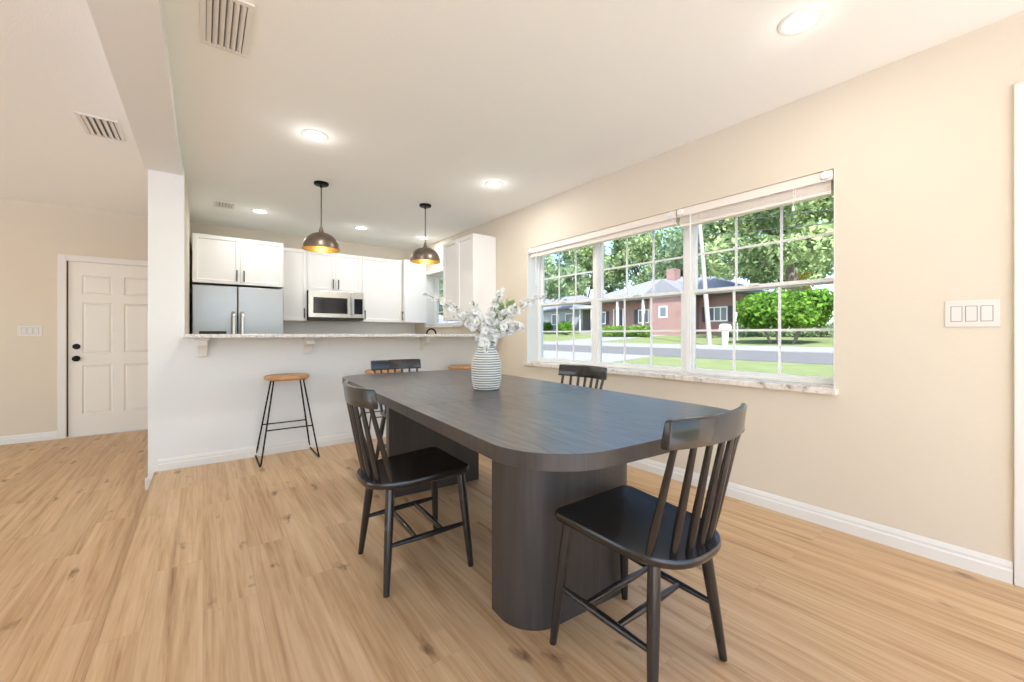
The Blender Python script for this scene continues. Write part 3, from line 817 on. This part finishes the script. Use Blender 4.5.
def leaf(bm, p, d, L, wd):
    d = d.normalized(); s = d.cross(Vector((rnd.uniform(-1,1), rnd.uniform(-1,1), rnd.uniform(.2,1)))).normalized(); nrm = s.cross(d)
    rows = []
    for u, w_ in ((0, .1), (.3, .9), (.6, 1), (.85, .55), (1, .05)):
        c = p + d*L*u - nrm*L*.25*u*u
        rows.append((bm.verts.new(c + s*wd*w_), bm.verts.new(c - nrm*wd*.25*w_), bm.verts.new(c - s*wd*w_)))
    for a, b_ in zip(rows, rows[1:]):
        bm.faces.new((a[0], a[1], b_[1], b_[0])); bm.faces.new((a[1], a[2], b_[2], b_[1]))
def flower(label, dx, dz, dd, bend, t0, nb, spread, nleaf, leafs=.045, scale=1.0):
    t = thing('flower_stem', label, 'flower', (VX_, VY_, .7602), 0, 'white blossom branches in the vase')
    j = Vector((rnd.uniform(-.012, .012), rnd.uniform(-.012, .012), 0))
    p0 = Vector((0, 0, .05)) + j*1.5; pn = Vector((0, 0, H)) + j
    tip = Vector((0, 0, H)) + RT*dx + UP*dz + FW*dd
    ctl = pn + UP*bend + (tip-pn)*.22
    pts = [p0] + [bez(pn, ctl, tip, k/14) for k in range(15)]
    bm = bmesh.new(); tube(bm, pts, [.0032]*3 + [.0032 - .0022*k/13 for k in range(13)], 8); obj('stem', bm, M['stem'], t, smooth=True)
    for k in range(nb):
        u = t0 + (1-t0)*(k+rnd.random()*.6)/nb
        c = bez(pn, ctl, tip, u); sp = spread*(1 - .65*max(0, (u-t0)/(1-t0))**1.5)
        off = Vector((rnd.gauss(0, 1), rnd.gauss(0, 1), rnd.gauss(0, 1))).normalized()
        o = bpy.data.objects.new('blossom', BM_); COL.objects.link(o); o.parent = t
        o.location = c + off*sp*rnd.uniform(.4, 1)
        o.rotation_mode = 'QUATERNION'; o.rotation_quaternion = off.to_track_quat('Z', 'Y')
        s = scale*rnd.uniform(.75, 1.15)*(1.15 - .6*max(0, (u-t0)/(1-t0))); o.scale = (s, s, s)
    if nleaf:
        bm = bmesh.new()
        for k in range(nleaf):
            u = rnd.uniform(.25, .95); c = bez(pn, ctl, tip, u)
            leaf(bm, c, Vector((rnd.gauss(0, 1), rnd.gauss(0, 1), rnd.gauss(.3, .7))) + (tip-pn).normalized(), leafs*rnd.uniform(.6, 1.1), leafs*.22)
        obj('leaves', bm, M['leaf_in'], t)
flower('long white blossom branch reaching farthest toward the kitchen from the vase', -.36, .28, .02, .10, .25, 52, .030, 4, .026, scale=1.15)
flower('white blossom branch reaching from the vase over the window corner', .345, .265, -.03, .13, .38, 52, .032, 4, .03, scale=1.25)
flower('tallest upright white blossom stem in the vase', .085, .305, .03, .06, .38, 54, .034, 2, scale=1.3)
flower('full white blossom spray leaning slightly toward the kitchen, above the vase rim', -.075, .215, -.02, .05, .30, 64, .050, 3, scale=1.4)
flower('low white blossom spray drooping on the window side of the vase', .205, .09, -.05, .08, .40, 58, .044, 4, .035, scale=1.35)
flower('thick central white blossom cluster just above the vase rim', .012, .13, -.07, .03, .05, 74, .050, 2, scale=1.4)
flower('short leafy green sprig between the upright stem and window-side branch', .135, .225, .05, .06, .85, 2, .02, 26, .075)
flower('small white blossom sprig hanging down the front of the vase', .005, -.05, -.085, .06, .35, 16, .016, 2, .03, scale=.9)

# ------------------------------------------------------------------ outside
def gz(x): return -.6 + .0555*min(x, 34)
def strip(name, x0, x1, y0, y1, m, dz=0, th=.25, step=3):
    bm = bmesh.new(); n = max(1, int((x1-x0)/step)); top, bot = [], []
    for i in range(n+1):
        x = x0 + (x1-x0)*i/n
        top.append([bm.verts.new((x, y, gz(x)+dz)) for y in (y0, y1)]); bot.append([bm.verts.new((x, y, gz(x)+dz-th)) for y in (y0, y1)])
    for i in range(n):
        bm.faces.new((top[i][0], top[i+1][0], top[i+1][1], top[i][1])); bm.faces.new((bot[i][0], bot[i][1], bot[i+1][1], bot[i+1][0]))
        for s in (0, 1): bm.faces.new((top[i][s], top[i+1][s], bot[i+1][s], bot[i][s]))
    bm.faces.new((top[0][0], top[0][1], bot[0][1], bot[0][0])); bm.faces.new((top[-1][0], top[-1][1], bot[-1][1], bot[-1][0]))
    return struct(name, bm, m)
strip('lawn', 3.0, 70, -40, 110, M['lawn'])
strip('street', 14.3, 17.6, -40, 110, M['asphalt'], .02, .05)
strip('sidewalk', 17.6, 19.8, -40, 110, M['concrete'], .045, .08)
strip('street_driveway', 4.0, 14.3, 9.6, 19.0, M['concrete'], .018, .05)
strip('path_driveway', 19.8, 30.5, 18.0, 21.5, M['concrete'], .03, .06)
struct('ground', B((-40, 3.0, -60, 110, -.75, -.42)), M['bounce_ground'])  # unseen ground behind the camera, coloured to bounce sunlight indoors

def foliage(lumps, n, size, seed):
    r = np.random.RandomState(seed)
    lumps = np.array(lumps, float); vol = (lumps[:, 3]*lumps[:, 4]*lumps[:, 5])**(2/3)
    ii = r.choice(len(lumps), n, p=vol/vol.sum())
    d = r.normal(size=(n, 3)); d /= np.linalg.norm(d, axis=1)[:, None]
    rad = r.uniform(.35, 1, n)**.4 * (1 + .12*r.normal(size=n))
    c = lumps[ii, :3] + d*lumps[ii, 3:6]*rad[:, None]
    a = r.normal(size=(n, 3)) + d*.3; a /= np.linalg.norm(a, axis=1)[:, None]
    b_ = np.cross(a, r.normal(size=(n, 3))); b_ /= np.linalg.norm(b_, axis=1)[:, None]
    a = np.cross(b_, a); a /= np.linalg.norm(a, axis=1)[:, None]
    s = size*r.uniform(.6, 1.3, n)[:, None]
    a, b_ = a*s, b_*s*.55
    v = np.stack([c-a, c-b_, c+a, c+b_], axis=1).reshape(-1, 3)
    me = bpy.data.meshes.new('foliage'); f = np.arange(4*n).reshape(n, 4)
    me.from_pydata(v.tolist(), [], f.tolist()); return me
def link_mesh(name, me, m, parent):
    me.materials.append(m); o = bpy.data.objects.new(name, me); COL.objects.link(o); o.parent = parent; return o
def tree(label, x, y, h, rad, seed, m, n=9000, size=.17, trunk=.28, lean=(0, 0), low=.35):
    z = gz(x)
    t = thing('tree', label, 'tree', (x, y, z), 0, 'trees across the street')
    r = random.Random(seed); lumps = []
    for k in range(38):
        a = k*2.4; q = (r.uniform(.05, 1)**.6)*.85*rad; zz = h*(low + (1-low)*r.uniform(.08, .95)); s = rad*r.uniform(.17, .32)
        q *= (1 - .5*max(0, (zz/h-low)/(1-low)-.5)*2)
        lumps.append((lean[0]*zz/h + q*math.cos(a), lean[1]*zz/h + q*math.sin(a), zz, s, s, s*.75))
    link_mesh('crown', foliage(lumps, n, size, seed), m, t)
    bm = bmesh.new(); top = Vector((lean[0]*.6, lean[1]*.6, h*.6))
    tube(bm, [(0, 0, -.2), (.02, 0, .3), tuple(top*.5 + Vector((.1, .1, 0))), tuple(top)], [trunk*1.3, trunk, trunk*.75, trunk*.4], 12)
    obj('trunk', bm, M['bark'], t, smooth=True)
    for k in range(4):
        l_ = lumps[k*3]; bm = bmesh.new(); st = top*(.45+.12*k)
        tube(bm, [tuple(st), tuple(st.lerp(Vector(l_[:3]), .5) + Vector((0, 0, .25))), l_[:3]], [trunk*.42, trunk*.28, trunk*.1], 8); obj('branch', bm, M['bark'], t, smooth=True)
    return t
tree('broad oak crown behind the round clipped bush, with leaning grey trunk', 29.5, 9.2, 10.5, 5.8, 1, M['leaf_a'], 20000, .17, .42, (-1, 2), .38)
tree('tall tree behind the brick house, right of its chimney', 42, 21.5, 13.5, 6.0, 2, M['leaf_b'], 13000, .22, .4)
tree('tall tree behind the roof of the brick house, left of the chimney', 44, 31, 12.5, 6.0, 3, M['leaf_a'], 13000, .22, .4)
tree('large tree beside the pale grey house, filling the top of the farthest window', 27.5, 33, 11, 5.2, 4, M['leaf_b'], 14000, .18, .35)
tree('tall tree beyond the pale grey house, seen at the farthest window edge', 46, 57, 14, 7, 5, M['leaf_a'], 12000, .24, .4)
tree('tree with pale crown rising behind the roof near the leaning pole', 42, 15.0, 11, 4.2, 6, M['leaf_a'], 9000, .2, .25)
tree('tall tree in the rear at the near window edge behind the oak', 50, 7.0, 12, 6, 7, M['leaf_b'], 11000, .22, .4)
tree('tall tree between the two houses, behind the white carport', 43, 40, 13, 5.5, 12, M['leaf_a'], 12000, .22, .35)
tree('distant tree showing in the small kitchen window', 27, 55, 9, 4, 8, M['leaf_b'], 6000, .25, .3)
tree('small yellow-green tree between brick house and clipped bush', 34, 11.3, 4.2, 1.3, 9, M['leaf_e'], 1500, .16, .08)

def bush(name, label, x, y, rx, ry, z0, z1, m, n, size, seed, trunks=0, cat='bush'):
    z = gz(x); t = thing(name, label, cat, (x, y, z))
    zc = (z0+z1)/2; rz_ = (z1-z0)/2
    r = random.Random(seed)
    lumps = [(0, 0, zc, rx*.92, ry*.92, rz_*.92)] + [(rx*.55*math.cos(a), ry*.6*math.sin(a), zc + rz_*.3*math.sin(3*a), rx*.42, ry*.40, rz_*.62) for a in [2*PI*k/8 for k in range(8)]]
    link_mesh('foliage', foliage(lumps, n, size, seed), m, t)
    for k in range(trunks):
        a = 2*PI*k/max(1, trunks) + .4
        bm = bmesh.new(); tube(bm, [(.25*math.cos(a), .5*math.sin(a), -.1), (.3*math.cos(a), .7*math.sin(a), z0*.6), (.5*math.cos(a), 1.1*math.sin(a), z0+.5)], [.07, .055, .04], 8); obj('trunk', bm, M['bark'], t, smooth=True)
    return t
bush('clipped_bush', 'large bright green rounded bush across the street', 22, 7.85, 1.6, 2.05, .66, 2.5, M['leaf_c'], 12000, .13, 11, 5)
def hedge(label, x, y0, y1, w_, h, m, n, seed):
    t = thing('hedge', label, 'hedge', (x, (y0+y1)/2, gz(x)))
    r = random.Random(seed); L = (y1-y0)/2
    lumps = [(r.uniform(-.1, .1), -L + 2*L*(k+.5)/10, h*.5, w_, L/7, h*.52) for k in range(10)]
    link_mesh('foliage', foliage(lumps, n, .10, seed), m, t)
hedge('low green hedge in front of the brick house porch', 25.8, 17.8, 21.9, .6, .85, M['leaf_d'], 5000, 21)
hedge('dark low hedge behind the clipped bush, at the far lawn edge', 27.2, 2.5, 13.0, .6, .75, M['leaf_b'], 5000, 22)
for k, (x, y, lab) in enumerate(((33.2, 37.2, 'small green shrub at the pale grey house wall, near its window'), (33.2, 34.2, 'small green shrub at the pale grey house wall, near its corner'), (28.2, 28.9, 'small green shrub beside the brick house porch corner'))):
    bush('shrub', lab, x, y, .7, .8, .05, 1.3, M['leaf_c'], 1800, .1, 30+k)

def hip_roof(bm, x0, x1, y0, y1, z, h, ov=.5, gable=False):
    x0 -= ov; x1 += ov; y0 -= ov; y1 += ov; xm = (x0+x1)/2; r = 0 if gable else (x1-x0)/2
    a = [bm.verts.new(p) for p in ((x0, y0, z), (x1, y0, z), (x1, y1, z), (x0, y1, z))]
    lo = [bm.verts.new((v.co.x, v.co.y, z-.14)) for v in a]
    p, q = bm.verts.new((xm, y0+r, z+h)), bm.verts.new((xm, y1-r, z+h))
    for f in ((a[0], a[1], p), (a[1], a[2], q, p), (a[2], a[3], q), (a[3], a[0], p, q)): bm.faces.new(f)
    for i in range(4): bm.faces.new((a[i], a[(i+1)%4], lo[(i+1)%4], lo[i]))
    bm.faces.new(lo)
def house_window(t, x, y0, y1, z0, z1, bars=2, shutters=True):
    f = obj('window', B((x-.05, x-.001, y0, y1, z0, z0+.08), (x-.05, x-.001, y0, y1, z1-.08, z1), *[(x-.045, x-.001, y0+(y1-y0-.08)*k/bars, y0+(y1-y0-.08)*k/bars+.08, z0+.08, z1-.08) for k in range(bars+1)]), M['white_out'], t)
    obj('pane', B((x-.02, x-.001, y0+.05, y1-.05, z0+.05, z1-.05)), M['outglass'], f)
    if shutters:
        for a, b_ in ((y0-.42, y0-.04), (y1+.04, y1+.42)): obj('shutter', B((x-.05, x-.001, a, b_, z0-.03, z1+.03)), M['shutter'], t)
bx = 31.0; gb = gz(31)
t = thing('brick_house', 'red brick ranch house with grey roof across the street', 'house', (0, 0, 0))
obj('wall', B((bx, 39, 13.6, 28, gb-.6, gb+2.95)), M['brick'], t)
bm = bmesh.new(); hip_roof(bm, bx-1.3, 39, 13.6, 28, gb+3.0, 2.1); obj('roof', bm, M['roof'], t)
obj('porch_slab', B((bx-1.7, bx-.001, 19.2, 28, gb-.6, gb+.12)), M['concrete'], t)
for y in (20.9, 23.6, 26.5): 
    bm = bmesh.new(); box(bm, bx-1.6, bx-1.42, y-.09, y+.09, gb+.121, gb+2.84); box(bm, bx-1.64, bx-1.38, y-.13, y+.13, gb+.121, gb+.3); obj('porch_column', bm, M['white_out'], t)
house_window(t, bx, 20.9, 22.5, gb+.9, gb+2.1, 3)
house_window(t, bx, 26.2, 27.2, gb+.9, gb+2.1, 2)
d = obj('door', B((bx-.04, bx-.001, 24.2, 25.15, gb+.12, gb+2.2)), M['shutter'], t); obj('door_frame', B((bx-.05, bx-.001, 24.1, 24.2, gb+.12, gb+2.3), (bx-.05, bx-.001, 25.15, 25.25, gb+.12, gb+2.3)), M['white_out'], t)
obj('wing_wall', B((bx-2.6, bx-.001, 16.9, 19.6, gb-.6, gb+2.95)), M['brick'], t)
bm = bmesh.new()
zt = gb+3.0; v = [bm.verts.new(p) for p in ((bx-2.95, 16.5, zt), (bx-2.95, 20.0, zt), (bx-2.95, 18.25, zt+1.15), (bx+3, 16.5, zt), (bx+3, 20.0, zt), (bx+3, 18.25, zt+1.15))]
for f in ((0, 2, 5, 3), (1, 4, 5, 2), (0, 1, 2), (3, 5, 4), (0, 3, 4, 1)): bm.faces.new([v[i] for i in f])
obj('wing_roof', bm, M['roof'], t)
house_window(t, bx-2.6, 18.0, 18.7, gb+1.2, gb+2.1, 1, False)
house_window(t, bx, 14.7, 16.2, gb+.9, gb+2.0, 3)
obj('chimney', B((bx+2.0, bx+2.9, 20.2, 21.0, gb+3.2, gb+5.7)), M['brick'], t)
t = thing('grey_house', 'pale grey house with dark windows beyond the brick house', 'house', (0, 0, 0))
gx = 34.5; g2 = gz(gx)
obj('wall', B((gx, 42, 32.5, 50, g2-.6, g2+2.8)), M['siding'], t)
bm = bmesh.new(); hip_roof(bm, gx, 42, 32.5, 50, g2+2.8, 1.9); obj('roof', bm, M['roof'], t)
for y in (34.0, 36.4, 39.2): house_window(t, gx, y, y+1.3, g2+.9, g2+2.2, 1, False)
for y in (31.0, 29.4):
    obj('carport_post', B((gx-2.0, gx-1.9, y, y+.1, g2-.4, g2+2.5)), M['white_out'], t)
obj('carport_roof', B((gx-2.2, gx+3, 29.0, 32.4, g2+2.501, g2+2.68)), M['white_out'], t)
t = thing('garden_shed', 'blue-grey shed wall showing low in the kitchen window', 'shed', (0, 0, 0))
obj('wall', B((15, 18, 28, 33.5, -.2, 1.7)), M['shed'], t); bm = bmesh.new(); hip_roof(bm, 15, 18, 28, 33.5, 1.7, .7, .2, True); obj('roof', bm, M['roof'], t)

t = thing('utility_pole', 'leaning weathered utility pole in front of the brick house', 'utility pole', (19.95, 10.3, gz(19.95)))
bm = bmesh.new(); tube(bm, [(0, 0, -.3), (0, .45, 5.2), (0, .85, 9.5)], [.12, .10, .08], 12); obj('pole', bm, M['pole'], t, smooth=True)
obj('crossarm', B((-.06, .06, .0, 1.6, 8.7, 8.82)), M['pole'], t)
for k, (dx, z0, lab) in enumerate(((-.1, 6.0, 'higher power cable strung from the utility pole across trees'), (.1, 5.5, 'lower power cable strung from the utility pole across trees'))):
    bm = bmesh.new(); tube(bm, [(19.95+dx, 10.6-34*u, gz(20)+z0 - 1.0*4*u*(1-u)) for u in [i/16 for i in range(17)]], .018, 6)
    tag(obj('power_cable', bm, M['wire'], smooth=True), lab, 'cable', 'power cables')
t = thing('mailbox', 'white mailbox on a tapered post across the street', 'mailbox', (19.9, 9.55, gz(19.9)+.045))
bm = bmesh.new(); v0 = [(-.11, -.11), (.11, -.11), (.11, .11), (-.11, .11)]
a = [bm.verts.new((x*.7, y*.7, 0)) for x, y in v0]; b_ = [bm.verts.new((x*1.1, y*1.1, .7)) for x, y in v0]
for i in range(4): bm.faces.new((a[i], a[(i+1)%4], b_[(i+1)%4], b_[i]))
bm.faces.new(a[::-1]); bm.faces.new(b_); obj('post', bm, M['white_out'], t)
bm = bmesh.new(); pf = [(-.16, .701), (.16, .701), (.16, .86)] + [(.16*math.cos(PI*k/8), .86 + .14*math.sin(PI*k/8)) for k in range(1, 8)] + [(-.16, .86)]
a = [bm.verts.new((-.27, y, z)) for y, z in pf]; b_ = [bm.verts.new((.27, y, z)) for y, z in pf]
for i in range(len(pf)): bm.faces.new((a[i], a[(i+1)%len(pf)], b_[(i+1)%len(pf)], b_[i]))
bm.faces.new(a[::-1]); bm.faces.new(b_); obj('box', bm, M['white_out'], t)
obj('flag', B((-.1, .12, -.168, -.161, .80, .83)), M['brick'], t)
t = thing('yard_sign', 'small blank white sign on a post beside the clipped bush', 'sign', (24, 10.85, gz(24)))
bm = bmesh.new(); tube(bm, [(0, 0, -.1), (0, 0, 1.55)], .03, 8); obj('post', bm, M['white_out'], t)
obj('board', B((-.05, -.031, -.17, .17, 1.05, 1.55)), M['white_out'], t)

# ------------------------------------------------------------------ light
w = bpy.data.worlds.new('sky'); S.world = w; w.use_nodes = True
n, l = w.node_tree.nodes, w.node_tree.links
bg = n['Background']; sk = n.new('ShaderNodeTexSky'); sk.sky_type = 'NISHITA'; sk.sun_disc = False
sk.sun_elevation = math.radians(50); sk.sun_rotation = math.radians(250); sk.air_density = 1; sk.dust_density = 1.5; sk.ozone_density = 1
hs = n.new('ShaderNodeHueSaturation'); hs.inputs['Saturation'].default_value = 1.28
l.new(sk.outputs[0], hs.inputs['Color']); l.new(hs.outputs[0], bg.inputs['Color'])
bg.inputs['Strength'].default_value = .38
sd = bpy.data.lights.new('sun', 'SUN'); sd.energy = 6.6; sd.angle = math.radians(.6); sd.color = (1, .98, .95)
so = bpy.data.objects.new('sun', sd); COL.objects.link(so); so.location = (0, 0, 20)
so.rotation_euler = Vector((.42, .48, -.77)).to_track_quat('-Z', 'Y').to_euler()

# ------------------------------------------------------------------ camera
cd = bpy.data.cameras.new('camera'); cam = bpy.data.objects.new('camera', cd); COL.objects.link(cam)
F = 411.0
cd.sensor_width = 36; cd.lens = F/1024*36; cd.clip_start = .05; cd.clip_end = 400
cd.shift_y = -7/1024
cam.location = (0, 0, 1.07); cam.rotation_euler = (PI/2, 0, -math.atan2(512-203, F))
S.camera = cam
S.view_settings.view_transform = 'Standard'; S.view_settings.look = 'None'; S.view_settings.gamma = 1; S.view_settings.use_curve_mapping = False
S.view_settings.exposure = .63
S.cycles.max_bounces = 10; S.cycles.diffuse_bounces = 6; S.cycles.transparent_max_bounces = 16
S.cycles.caustics_reflective = False; S.cycles.caustics_refractive = False
S.cycles.sample_clamp_indirect = 6
